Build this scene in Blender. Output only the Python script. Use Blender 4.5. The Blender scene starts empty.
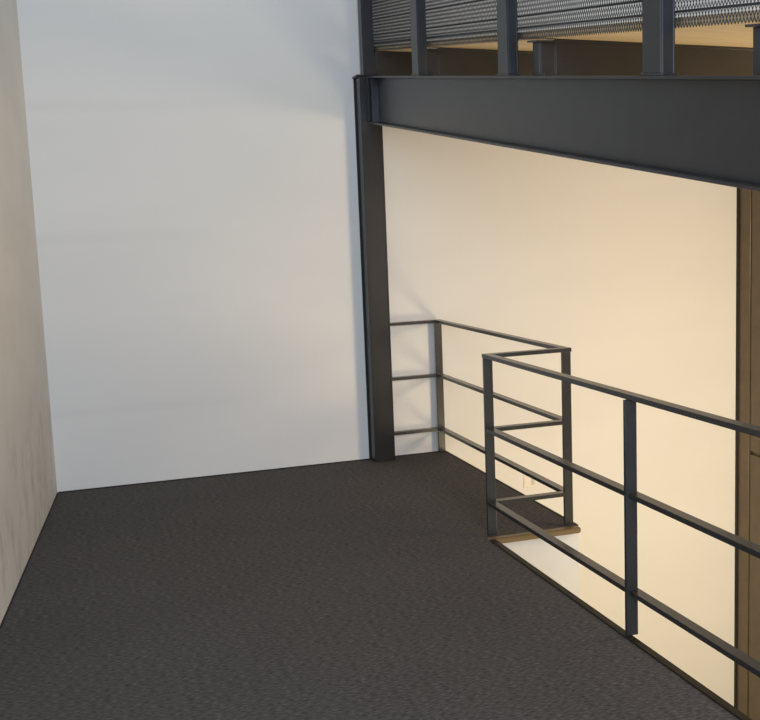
import bpy, bmesh, math, random
from mathutils import Matrix, Vector
random.seed(4)
SC = bpy.context.scene
COL = SC.collection

# ------------------------------------------------------------------ materials
def mat(name, rgb, rough=0.5, metal=0.0, spec=0.5):
    m = bpy.data.materials.new(name); m.use_nodes = True
    b = m.node_tree.nodes['Principled BSDF']
    b.inputs['Base Color'].default_value = (*rgb, 1)
    b.inputs['Roughness'].default_value = rough
    b.inputs['Metallic'].default_value = metal
    b.inputs['Specular IOR Level'].default_value = spec
    return m

def nodes(m):
    nt = m.node_tree
    return nt, nt.nodes, nt.links, nt.nodes['Principled BSDF']

def noise_mix(m, c0, c1, scale, stretch=(1, 1, 1), detail=4, lo=0.4, hi=0.6, bump=0.0, bump_dist=0.002):
    nt, N, L, b = nodes(m)
    tc = N.new('ShaderNodeTexCoord'); mp = N.new('ShaderNodeMapping')
    mp.inputs['Scale'].default_value = stretch
    nz = N.new('ShaderNodeTexNoise'); nz.inputs['Scale'].default_value = scale; nz.inputs['Detail'].default_value = detail
    cr = N.new('ShaderNodeValToRGB')
    cr.color_ramp.elements[0].position = lo; cr.color_ramp.elements[0].color = (*c0, 1)
    cr.color_ramp.elements[1].position = hi; cr.color_ramp.elements[1].color = (*c1, 1)
    L.new(tc.outputs['Object'], mp.inputs['Vector']); L.new(mp.outputs['Vector'], nz.inputs['Vector'])
    L.new(nz.outputs['Fac'], cr.inputs['Fac']); L.new(cr.outputs['Color'], b.inputs['Base Color'])
    if bump:
        bp = N.new('ShaderNodeBump'); bp.inputs['Strength'].default_value = bump; bp.inputs['Distance'].default_value = bump_dist
        L.new(nz.outputs['Fac'], bp.inputs['Height']); L.new(bp.outputs['Normal'], b.inputs['Normal'])
    return cr.outputs['Color']

M_WALL = mat('white_emulsion', (.8, .79, .77), .85, spec=.2)
noise_mix(M_WALL, (.785, .775, .755), (.81, .80, .78), 1.2, (.5, 1, 2), 3, .35, .65, .05)
def wall_marks():            # faint filler bands left on the plaster at two heights
    nt, N, L, b = nodes(M_WALL)
    tc = N.new('ShaderNodeTexCoord'); sp = N.new('ShaderNodeSeparateXYZ')
    L.new(tc.outputs['Object'], sp.inputs['Vector'])
    nz = N.new('ShaderNodeTexNoise'); nz.inputs['Scale'].default_value = 2.2; nz.inputs['Detail'].default_value = 3
    L.new(tc.outputs['Object'], nz.inputs['Vector'])
    total = None
    for z, w in ((1.60, .05), (.50, .04), (2.40, .05)):
        a = N.new('ShaderNodeMath'); a.operation = 'SUBTRACT'; a.inputs[1].default_value = z; L.new(sp.outputs['Z'], a.inputs[0])
        c = N.new('ShaderNodeMath'); c.operation = 'ABSOLUTE'; L.new(a.outputs[0], c.inputs[0])
        d = N.new('ShaderNodeMapRange'); d.inputs['From Min'].default_value = w; d.inputs['From Max'].default_value = w * .3
        L.new(c.outputs[0], d.inputs['Value'])
        if total is None: total = d.outputs[0]
        else:
            s = N.new('ShaderNodeMath'); s.operation = 'MAXIMUM'; L.new(total, s.inputs[0]); L.new(d.outputs[0], s.inputs[1]); total = s.outputs[0]
    x = N.new('ShaderNodeMapRange'); x.inputs['From Min'].default_value = 1.3; x.inputs['From Max'].default_value = .4
    L.new(sp.outputs['X'], x.inputs['Value'])
    k = N.new('ShaderNodeMath'); k.operation = 'MULTIPLY'; L.new(total, k.inputs[0]); L.new(x.outputs[0], k.inputs[1])
    k2 = N.new('ShaderNodeMath'); k2.operation = 'MULTIPLY'; L.new(k.outputs[0], k2.inputs[0]); L.new(nz.outputs['Fac'], k2.inputs[1])
    k3 = N.new('ShaderNodeMath'); k3.operation = 'MULTIPLY'; k3.inputs[1].default_value = .14; L.new(k2.outputs[0], k3.inputs[0])
    mx = N.new('ShaderNodeMix'); mx.data_type = 'RGBA'; mx.inputs['B'].default_value = (.45, .45, .45, 1)
    old = b.inputs['Base Color'].links[0].from_socket
    L.new(k3.outputs[0], mx.inputs['Factor']); L.new(old, mx.inputs['A']); L.new(mx.outputs['Result'], b.inputs['Base Color'])
wall_marks()

M_LEFT = mat('scuffed_emulsion', (.74, .69, .62), .85, spec=.2)
noise_mix(M_LEFT, (.685, .67, .63), (.735, .72, .68), 1.5, (1, 1, 2), 3, .35, .65)
def scuffs():                # grubby grey rubbed patches low on the left wall
    nt, N, L, b = nodes(M_LEFT)
    tc = N.new('ShaderNodeTexCoord'); sp = N.new('ShaderNodeSeparateXYZ'); L.new(tc.outputs['Object'], sp.inputs['Vector'])
    mp = N.new('ShaderNodeMapping'); mp.inputs['Scale'].default_value = (1, 2.2, 1.2); L.new(tc.outputs['Object'], mp.inputs['Vector'])
    nz = N.new('ShaderNodeTexNoise'); nz.inputs['Scale'].default_value = 3.4; nz.inputs['Detail'].default_value = 6; nz.inputs['Roughness'].default_value = .65
    L.new(mp.outputs['Vector'], nz.inputs['Vector'])
    r = N.new('ShaderNodeMapRange'); r.inputs['From Min'].default_value = .48; r.inputs['From Max'].default_value = .72; L.new(nz.outputs['Fac'], r.inputs['Value'])
    h = N.new('ShaderNodeMapRange'); h.inputs['From Min'].default_value = .80; h.inputs['From Max'].default_value = .45; L.new(sp.outputs['Z'], h.inputs['Value'])
    k = N.new('ShaderNodeMath'); k.operation = 'MULTIPLY'; L.new(r.outputs[0], k.inputs[0]); L.new(h.outputs[0], k.inputs[1])
    k2 = N.new('ShaderNodeMath'); k2.operation = 'MULTIPLY'; k2.inputs[1].default_value = .55; L.new(k.outputs[0], k2.inputs[0])
    mx = N.new('ShaderNodeMix'); mx.data_type = 'RGBA'; mx.inputs['B'].default_value = (.36, .35, .35, 1)
    old = b.inputs['Base Color'].links[0].from_socket
    L.new(k2.outputs[0], mx.inputs['Factor']); L.new(old, mx.inputs['A']); L.new(mx.outputs['Result'], b.inputs['Base Color'])
scuffs()

M_CARPET = mat('charcoal_loop_carpet', (.05, .047, .045), .95, spec=.1)
def carpet():
    nt, N, L, b = nodes(M_CARPET)
    tc = N.new('ShaderNodeTexCoord')
    def nz(scale, st, d=2):
        mp = N.new('ShaderNodeMapping'); mp.inputs['Scale'].default_value = st
        n = N.new('ShaderNodeTexNoise'); n.inputs['Scale'].default_value = scale; n.inputs['Detail'].default_value = d
        L.new(tc.outputs['Object'], mp.inputs['Vector']); L.new(mp.outputs['Vector'], n.inputs['Vector']); return n.outputs['Fac']
    fleck = nz(105, (.38, 1.5, 1), 3); big = nz(2.0, (.6, 1, 1), 3)
    cr = N.new('ShaderNodeValToRGB')
    e = cr.color_ramp.elements
    e[0].position = .34; e[0].color = (.056, .053, .052, 1)
    e[1].position = .66; e[1].color = (.137, .129, .125, 1)
    k = e.new(.5); k.color = (.089, .084, .0825, 1)
    L.new(fleck, cr.inputs['Fac'])
    mr = N.new('ShaderNodeMapRange'); mr.inputs['To Min'].default_value = .88; mr.inputs['To Max'].default_value = 1.12; L.new(big, mr.inputs['Value'])
    mx = N.new('ShaderNodeMix'); mx.data_type = 'RGBA'; mx.blend_type = 'MULTIPLY'; mx.inputs['Factor'].default_value = 1
    cb = N.new('ShaderNodeCombineColor')
    for c in ('Red', 'Green', 'Blue'): L.new(mr.outputs[0], cb.inputs[c])
    L.new(cr.outputs['Color'], mx.inputs['A']); L.new(cb.outputs['Color'], mx.inputs['B']); L.new(mx.outputs['Result'], b.inputs['Base Color'])
    bp = N.new('ShaderNodeBump'); bp.inputs['Strength'].default_value = .3; bp.inputs['Distance'].default_value = .004
    L.new(fleck, bp.inputs['Height']); L.new(bp.outputs['Normal'], b.inputs['Normal'])
carpet()

def paint(name, c, rough=.42, v=.12, spec=.5):
    m = mat(name, c, rough, spec=spec)
    noise_mix(m, tuple(x * (1 - v) for x in c), tuple(x * (1 + v) for x in c), 9, (1, 1, 1), 5, .3, .7, .02, .001)
    return m
M_STEEL = paint('anthracite_paint', (.031, .032, .036), .30)
M_COL = paint('anthracite_paint_shaded', (.019, .0185, .019), .32)  # same anthracite paint, darkened to put the front's shade into the colour
M_RAIL = paint('dark_grey_rail_paint', (.034, .034, .034), .27, spec=.6)
M_MESHM = paint('dark_mesh_paint', (.036, .038, .043), .4)
M_BROWN = paint('brown_panel_paint', (.115, .082, .045), .3)
M_SEAM = paint('black_seam', (.012, .010, .009), .7)
M_EDGE = paint('dark_bronze_edge', (.016, .011, .005), .5, spec=.3)
M_NOSE = paint('bronze_nosing', (.165, .118, .055), .38)
M_FASCIA = paint('white_gloss_fascia', (.63, .64, .67), .6, .02)
M_LOWER = paint('grey_lower_floor', (.32, .28, .22), .6)
M_SOCKET = paint('cream_plastic', (.76, .72, .65), .35, .02)
M_HOLE = paint('socket_recess', (.58, .53, .45), .6)
M_WOOD = mat('pale_pine_boards', (.62, .47, .28), .55)
noise_mix(M_WOOD, (.66, .52, .33), (.80, .66, .46), 3, (1.2, 14, 6), 5, .35, .65)

# ------------------------------------------------------------------ mesh helpers
def slope_box(bm, x0, x1, y0, y1, z0, z1):
    """box whose bottom and top heights may be numbers or functions of (x, y)"""
    f = lambda z, x, y: z(x, y) if callable(z) else z
    v = [bm.verts.new((x, y, f(z, x, y))) for z in (z0, z1) for y in (y0, y1) for x in (x0, x1)]
    for q in ((0, 2, 3, 1), (4, 5, 7, 6), (0, 1, 5, 4), (2, 6, 7, 3), (0, 4, 6, 2), (1, 3, 7, 5)):
        bm.faces.new([v[i] for i in q])

def link(name, bm, m, parent=None, origin=None, bevel=0.0):
    bmesh.ops.recalc_face_normals(bm, faces=bm.faces[:])
    org = Vector(origin) if origin is not None else Vector((0, 0, 0))
    bmesh.ops.translate(bm, verts=bm.verts[:], vec=-org)
    me = bpy.data.meshes.new(name); bm.to_mesh(me); bm.free()
    o = bpy.data.objects.new(name, me); COL.objects.link(o)
    o.data.materials.append(m)
    if parent is None: o.location = org
    else: o.parent = parent
    if bevel:
        b = o.modifiers.new('edge', 'BEVEL'); b.width = bevel; b.segments = 2; b.limit_method = 'ANGLE'; b.angle_limit = .6
    return o

def part(name, m, parent, *boxes, bevel=.0015):
    """one mesh part under an Empty; boxes are given in world coordinates"""
    bm = bmesh.new()
    for b in boxes: slope_box(bm, *b)
    return link(name, bm, m, parent, parent.location, bevel)

def root(name, loc, label, cat, group=None):
    o = bpy.data.objects.new(name, None); COL.objects.link(o); o.location = loc; o.empty_display_size = .1
    o['label'] = label; o['category'] = cat
    if group: o['group'] = group
    return o

def struct(name, bm, m, bevel=0.0, label=None, parent=None):
    o = link(name, bm, m, parent, None, bevel)
    if parent is None: o['kind'] = 'structure'
    if label: o['label'] = label
    return o

def sbox(name, m, *boxes, bevel=0.0, label=None, parent=None):
    bm = bmesh.new()
    for b in boxes: slope_box(bm, *b)
    return struct(name, bm, m, bevel, label, parent)

def extrude_poly(bm, pts, z0, z1):
    a = [bm.verts.new((x, y, z0)) for x, y in pts]; b = [bm.verts.new((x, y, z1)) for x, y in pts]
    n = len(pts)
    bm.faces.new(a[::-1]); bm.faces.new(b)
    for i in range(n): bm.faces.new((a[i], a[(i + 1) % n], b[(i + 1) % n], b[i]))

# ------------------------------------------------------------------ measures
YW = 6.68            # face of the back wall
XR = 4.862            # face of the right wall
XE, XL2, YN = 1.955, 2.453, 4.684      # floor edges: along the stair, beside the back landing, front of the landing
ZLOW = -2.9
TOP = 4.6
SL = .1467            # the raised walk rises this much per metre towards the back wall
bt = lambda x, y: 2.569 + SL * (y - 6.56)                 # top of the main beam
BD = lambda y: .303 + .0067 * (6.56 - y)                                                # its depth
du = lambda x, y: bt(x, y) + .160 - .028 * (x - 2.03)    # underside of the wooden deck
xl = lambda y: -.182 + .0925 * (y - YW)                  # left wall line

# ------------------------------------------------------------------ the setting
YF = -2.2
bm = bmesh.new()
extrude_poly(bm, [(xl(YF), YF), (XE - .03, YF), (XE - .03, YN), (XE - .03, YN + .012), (XL2 - .012, YN + .012), (XL2 - .012, YW), (xl(YW), YW)], -.02, 0)
struct('floor', bm, M_CARPET, label='charcoal flecked loop pile carpet on the upper floor')
bm = bmesh.new()
extrude_poly(bm, [(xl(YF) + .001, YF), (XE - .004, YF), (XE - .004, YN + .022), (XL2 - .004, YN + .022), (XL2 - .004, YW), (xl(YW) + .001, YW)], ZLOW, -.021)
struct('wall_stairwell', bm, M_FASCIA, label='white wall face under the edge of the upper floor')
sbox('wall_back', M_WALL, (xl(YW) - .25, XR + .3, YW, YW + .15, ZLOW, TOP))
bm = bmesh.new()
extrude_poly(bm, [(xl(YW), YW), (xl(YF), YF), (xl(YF) - .15, YF), (xl(YW) - .15, YW)], -.3, TOP)
struct('wall_left', bm, M_LEFT)
sbox('floor_lower', M_LOWER, (XE, XR + .3, YF, YW, ZLOW - .1, ZLOW))
sbox('wall_right', M_BROWN, (XR + .012, XR + .15, YF, YW, ZLOW, 2.02))

# brown panelling on the right wall: tall frame, two leaves with a joint between
door = sbox('door_1', M_BROWN, (XR - .012, XR + .011, 6.53, YW - .022, ZLOW, 2.02), bevel=.002, label='tall brown painted frame and leaf beside the cream wall')
sbox('door_leaf', M_BROWN, (XR - .006, XR + .0115, 5.3, 6.522, ZLOW + .01, -.240), (XR - .006, XR + .0115, 5.3, 6.522, -.212, 2.0), bevel=.003, parent=door)
sbox('sealant', M_SEAM, (XR - .024, XR + .011, YW - .022, YW - .0005, ZLOW, 2.02), parent=door)

# floor edges
sbox('trim_1', M_EDGE, (XE - .03, XE + .003, YF, YN - .030, -.055, .006), bevel=.003, label='dark bronze edging strip along the stair side of the carpet')
bm = bmesh.new()
R = .0165
prof = [(YN + .012, .004)] + [(YN - .012 - R * math.sin(a), .004 - R + R * math.cos(a)) for a in [math.pi * i / 10 for i in range(11)]] + [(YN + .012, .004 - 2 * R)]
rings = []
for x in (XE - .028, XE - .02, XL2 - .020, XL2 - .012):
    s = .78 if x in (XE - .028, XL2 - .012) else 1
    cy, cz = YN - .01, .004 - R
    rings.append([bm.verts.new((x, cy + (y - cy) * s, cz + (z - cz) * s)) for y, z in prof])
for a, b in zip(rings, rings[1:]):
    n = len(a)
    for i in range(n): bm.faces.new((a[i], a[(i + 1) % n], b[(i + 1) % n], b[i]))
bm.faces.new(rings[0]); bm.faces.new(rings[-1][::-1])
struct('trim_2', bm, M_NOSE, label='rounded bronze nosing across the front of the narrow landing')
sbox('trim_3', M_EDGE, (XL2 - .012, XL2, YN + .026, YW - .001, -.03, .004), bevel=.002, label='thin dark edging strip beside the narrow landing')
# thin black strips drawn as the gap where the carpet meets the walls
sbox('gap_strip_back', M_SEAM, (xl(YW) + .006, XL2 - .013, YW - .006, YW - .0005, .0005, .007))
bm = bmesh.new()
extrude_poly(bm, [(xl(YW - .01) + .0005, YW - .01), (xl(YF) + .0005, YF), (xl(YF) + .006, YF), (xl(YW - .01) + .006, YW - .01)], .0005, .006)
struct('gap_strip_left', bm, M_SEAM)

# ------------------------------------------------------------------ steel column
CX0, CX1, CY0, CY1 = 1.893, 2.038, 6.568, 6.668
ctop = lambda x, y: bt(1.95, 6.62) - .012
col = root('steel_column', (1.974, 6.62, 0), 'tall anthracite steel column against the white back wall', 'column')
part('flange', M_COL, col, (CX0, CX0 + .011, CY0, CY1, .001, ctop))
part('flange', M_COL, col, (CX1 - .011, CX1, CY0, CY1, .001, ctop))
part('web', M_COL, col, (CX0 + .011, CX1 - .011, CY0 + .001, CY0 + .011, .001, ctop))
part('cap_plate', M_COL, col, (CX0 - .018, CX1 + .01, CY0 - .002, CY1 + .004, ctop, lambda x, y: ctop(x, y) + .012))
part('edge_strip', M_SEAM, col, (CX0 - .010, CX0 + .004, CY1, YW - .0005, .006, ctop))  # thin black strip between the column and the back wall
col.children[-1]['label'] = 'ragged black line down the left edge'

# ------------------------------------------------------------------ main beam
FX0, FX1, WX = 1.940, 2.052, 2.000
BY0, BY1 = -.6, CY0 - .003
tb = .012
beam = root('steel_beam', (WX, BY0, bt(0, BY0) - BD(BY0)), 'deep anthracite steel beam sloping down from the column over the stair', 'beam')
part('web', M_STEEL, beam, (WX - .005, WX + .005, BY0, BY1, lambda x, y: bt(x, y) - BD(y) + tb, lambda x, y: bt(x, y) - tb))
part('top_flange', M_STEEL, beam, (FX0, FX1, BY0, BY1, lambda x, y: bt(x, y) - tb, bt))
part('bottom_flange', M_STEEL, beam, (FX0, FX1, BY0, BY1, lambda x, y: bt(x, y) - BD(y), lambda x, y: bt(x, y) - BD(y) + tb))
part('end_plate', M_STEEL, beam, (FX0 + .004, FX1 - .004, BY1 - .014, BY1, lambda x, y: bt(x, y) - BD(y) + tb, lambda x, y: bt(x, y) - tb))
part('stiffener', M_STEEL, beam, (FX0 + .006, WX - .005, BY1 - .085, BY1 - .075, lambda x, y: bt(x, y) - BD(y) + tb, lambda x, y: bt(x, y) - tb))

# ------------------------------------------------------------------ guard posts standing on the beam
PX0, PX1 = 1.949, 2.005
def guard_post(ys, label, PX0=PX0):
    y0, y1 = ys
    base = (lambda x, y: ctop(x, y) + .0125) if y0 > 6.5 else (lambda x, y: bt(x, y) + .0005)
    foot = lambda x, y: base(x, y) + .008
    h = bt(0, (y0 + y1) / 2) + 1.12
    r = root('guard_post', ((PX0 + PX1) / 2, (y0 + y1) / 2, base(0, (y0 + y1) / 2)), label, 'post', 'guard posts on the sloping beam')
    part('flange', M_STEEL, r, (PX0, PX0 + .008, y0, y1, foot, h))
    part('flange', M_STEEL, r, (PX1 - .008, PX1, y0, y1, foot, h))
    part('web', M_STEEL, r, (PX0 + .008, PX1 - .008, y0 + .001, y0 + .009, foot, h))
    part('base_plate', M_STEEL, r, (PX0 - .003, PX1, y0 - .012, y1 + .012, base, foot))
guard_post((6.585, 6.655), 'slim dark guard post rising straight above the wall column', 1.928)
guard_post((5.565, 5.670), 'dark guard post on the beam, next one out from the wall column')
guard_post((4.355, 4.458), 'dark guard post on the beam between the two short stub posts')
guard_post((3.105, 3.220), 'widest looking dark guard post on the beam, nearest the camera')

# ------------------------------------------------------------------ stub posts that carry the joists
SX0, SX1 = 2.021, 2.100
STUBS = (5.635, 4.175, 2.650)
words = ('short grey stub post tucked behind the second guard post from the wall',
         'short grey stub post midway along the beam, with a pale edge',
         'short grey stub post on the beam at the right edge of the photo')
for y0, wd in zip(STUBS, words):
    y1 = y0 + .065
    base = lambda x, y: bt(x, y) + .0005
    cap = lambda x, y: du(2.03, y) - .018
    r = root('stub_post', ((SX0 + SX1) / 2, y0 + .032, bt(0, y0 + .032)), wd, 'post', 'stub posts under the deck edge')
    part('flange', M_STEEL, r, (SX0, SX0 + .007, y0, y1, base, cap))
    part('flange', M_STEEL, r, (SX1 - .007, SX1, y0, y1, base, cap))
    part('web', M_STEEL, r, (SX0 + .007, SX1 - .007, y0 + .001, y0 + .009, base, cap))
    part('cap_plate', M_STEEL, r, (SX0 - (.022 if y0 < 5 else 0), SX1, y0 - .015, y1 + .01, cap, lambda x, y: cap(x, y) + .008))
    part('foot_plate', M_STEEL, r, (SX0, SX1 - .02, y0 - .045, y0 - .0005, base, lambda x, y: base(x, y) + .012))

# ------------------------------------------------------------------ joists and deck
JW = .09; JD = .26
jw = ('dark joist against the back wall behind the column', 'dark joist running right from the stub post behind the second guard post',
      'dark joist running right from the stub post midway along the beam', 'dark joist meeting the beam at the right edge of the photo')
for y0, wd in zip((6.575,) + STUBS, jw):
    x0, x1 = (2.008 if y0 > 6 else SX1 + .001), XR - .03
    jt = lambda x, y, yy=y0 + .045: du(x, y0) - .001
    jb = lambda x, y: jt(x, y) - JD
    r = root('floor_joist', ((x0 + x1) / 2, y0 + .045, jb((x0 + x1) / 2, y0)), wd, 'joist', 'joists under the wooden deck')
    part('top_flange', M_STEEL, r, (x0, x1, y0, y0 + JW, lambda x, y: jt(x, y) - .011, jt))
    part('web', M_STEEL, r, (x0, x1, y0 + .002, y0 + .010, lambda x, y: jb(x, y) + .011, lambda x, y: jt(x, y) - .011))
    part('bottom_flange', M_STEEL, r, (x0, x1, y0, y0 + JW, jb, lambda x, y: jb(x, y) + .011))

bm = bmesh.new()
y = 6.665
while y > -.4:
    w = .118
    slope_box(bm, 2.030, XR - .03, y - w, y, lambda x, yy: du(x, yy) + .0005, lambda x, yy: du(x, yy) + .032)
    y -= w + .004
deck = link('wooden_deck', bm, M_WOOD, None, (3.4, 3, du(3.4, 3)), .002)
deck['label'] = 'pale pine board deck of the raised walk, seen from below behind the mesh'; deck['category'] = 'deck'

# ------------------------------------------------------------------ expanded metal guard
g = root('mesh_guard', (2.02, 3.6, du(2.03, 3.6)), 'dark expanded metal mesh guard along the deck edge behind the posts', 'mesh panel')
MX = 2.018
GY0, GY1, GH = 1.2, 6.655, .80
cw, ch = .0170, .0195
bm = bmesh.new()
ny = int((GY1 - GY0) / (cw / 2)); nr = int(GH / ch)
sw, st = .0013, .0014
for k in range(nr + 1):
    prev = None
    for i in range(ny + 1):
        yy = GY0 + i * cw / 2
        zz = du(2.03, yy) + .004 + k * ch + ((i + k) % 2 - .5) * (ch - .002)
        ring = [bm.verts.new((MX + a, yy, zz + b)) for a, b in ((-st, -sw), (st, -sw * .2), (st, sw), (-st, sw * .2))]
        if prev:
            for j in range(4): bm.faces.new((prev[j], prev[(j + 1) % 4], ring[(j + 1) % 4], ring[j]))
        prev = ring
link('mesh_panel', bm, M_MESHM, g, g.location)
for h in (.05, .10, .20, .30, .42, .60, .80):
    part('stiffening_bar', M_STEEL, g, (MX + .004, MX + .010, GY0, GY1, lambda x, y: du(2.03, y) + h - .004, lambda x, y: du(2.03, y) + h + .004), bevel=0)

# ------------------------------------------------------------------ railing round the stair opening
RC, RA = 1.980, 2.402        # post lines
YA, YB, YD, YE = 6.630, 4.722, 3.335, 2.0
HR, HM, HL = .932, .556, .176
rail = root('railing', (RC, YB, 0), 'dark flat bar steel railing stepping round the landing and stair opening', 'railing')
PW, PT = .048, .016
RW, RT = .044, .020
for X, Y, tall in ((RA, YA, 1), (RA, YB, 1), (RC - .012, YB, 1), (RC - .024, YD, 1), (RC - .012, YE, 1)):
    part('post', M_RAIL, rail, (X - PW / 2, X + PW / 2, Y - PT / 2, Y + PT / 2, .0065, HR - RT / 2))
def run_y(X, y0, y1, z): return part('rail', M_RAIL, rail, (X - RW / 2, X + RW / 2, y0, y1, z - RT / 2, z + RT / 2))
def run_x(Y, x0, x1, z): return part('rail', M_RAIL, rail, (x0, x1, Y - RW / 2, Y + RW / 2, z - RT / 2, z + RT / 2))
for z in (HR, HM, HL):
    run_x(YA, CX1 + .002, RA - RW / 2, z)
    lap = RW / 2 if z == HR else .002
    run_y(RA, YB - lap, YA + RW / 2, z)
    run_x(YB, RC - .012 + RW / 2, RA - RW / 2, z)
    run_y(RC - .012, -.6, YB + lap, z)

# ------------------------------------------------------------------ wall socket beyond the landing
s = root('wall_socket', (3.087, YW, -.334), 'small cream double wall socket low on the back wall behind the railing', 'socket')
part('face_plate', M_SOCKET, s, (3.038, 3.136, YW - .007, YW - .0005, -.334, -.252), bevel=.003)
part('rocker', M_SOCKET, s, (3.050, 3.082, YW - .010, YW - .0072, -.318, -.268), bevel=.001)
part('recess', M_HOLE, s, (3.098, 3.124, YW - .008, YW - .0072, -.318, -.268), bevel=.001)

# ------------------------------------------------------------------ camera
F, YAW, PIT, ROL = 1023.88, .2895, .1303, -.0404
fw = Vector((math.sin(YAW) * math.cos(PIT), math.cos(YAW) * math.cos(PIT), -math.sin(PIT)))
r = fw.cross(Vector((0, 0, 1))).normalized(); u = r.cross(fw)
r2 = math.cos(ROL) * r + math.sin(ROL) * u; u2 = -math.sin(ROL) * r + math.cos(ROL) * u
cd = bpy.data.cameras.new('camera'); cam = bpy.data.objects.new('camera', cd); COL.objects.link(cam)
mw = Matrix((r2, u2, -fw)).transposed().to_4x4(); mw.translation = (0, 0, 1.6)
cam.matrix_world = mw
cd.sensor_fit = 'HORIZONTAL'; cd.sensor_width = 36; cd.lens = F / 760 * 36; cd.clip_start = .05
SC.camera = cam

# ------------------------------------------------------------------ light
W = bpy.data.worlds.new('daylight'); SC.world = W; W.use_nodes = True
W.node_tree.nodes['Background'].inputs['Color'].default_value = (.93, .96, 1.0, 1)
W.node_tree.nodes['Background'].inputs['Strength'].default_value = .465

def area(name, loc, target, size, energy, color, sy=None):
    d = bpy.data.lights.new(name, 'AREA'); d.energy = energy; d.color = color
    d.shape = 'RECTANGLE'; d.size = size; d.size_y = sy or size
    o = bpy.data.objects.new(name, d); COL.objects.link(o); o.location = loc
    o.rotation_euler = (Vector(target) - Vector(loc)).to_track_quat('-Z', 'Y').to_euler()
    return o
area('window_light', (.5, -2.1, 2.0), (.6, 6.6, .8), 2.8, 212, (.665, .80, .97), 2.6)
def bulb(name, loc, energy, radius, color):
    d = bpy.data.lights.new(name, 'POINT'); d.energy = energy; d.color = color; d.shadow_soft_size = radius
    o = bpy.data.objects.new(name, d); COL.objects.link(o); o.location = loc
bulb('stair_lamp', (4.42, 3.2, 1.25), 100, .40, (1, .775, .535))
d = bpy.data.lights.new('added_wall_spot', 'SPOT'); d.energy = 98; d.color = (1, .775, .535); d.shadow_soft_size = .3  # added spot, takes over part of the stair lamp to limit spill leftwards
d.spot_size = math.radians(92); d.spot_blend = 1
o = bpy.data.objects.new('added_wall_spot', d); COL.objects.link(o); o.location = (4.42, 3.0, 1.3)
o.rotation_euler = (Vector((3.7, 6.68, .5)) - Vector(o.location)).to_track_quat('-Z', 'Y').to_euler()
bulb('lower_stair_fill', (4.25, 3.4, -1.1), 156, .55, (1, .81, .46))  # added fill, brightens the lower part of the stairwell wall

vs = SC.view_settings
vs.view_transform = 'Standard'; vs.look = 'None'; vs.gamma = 1; vs.exposure = .10
vs.use_curve_mapping = False
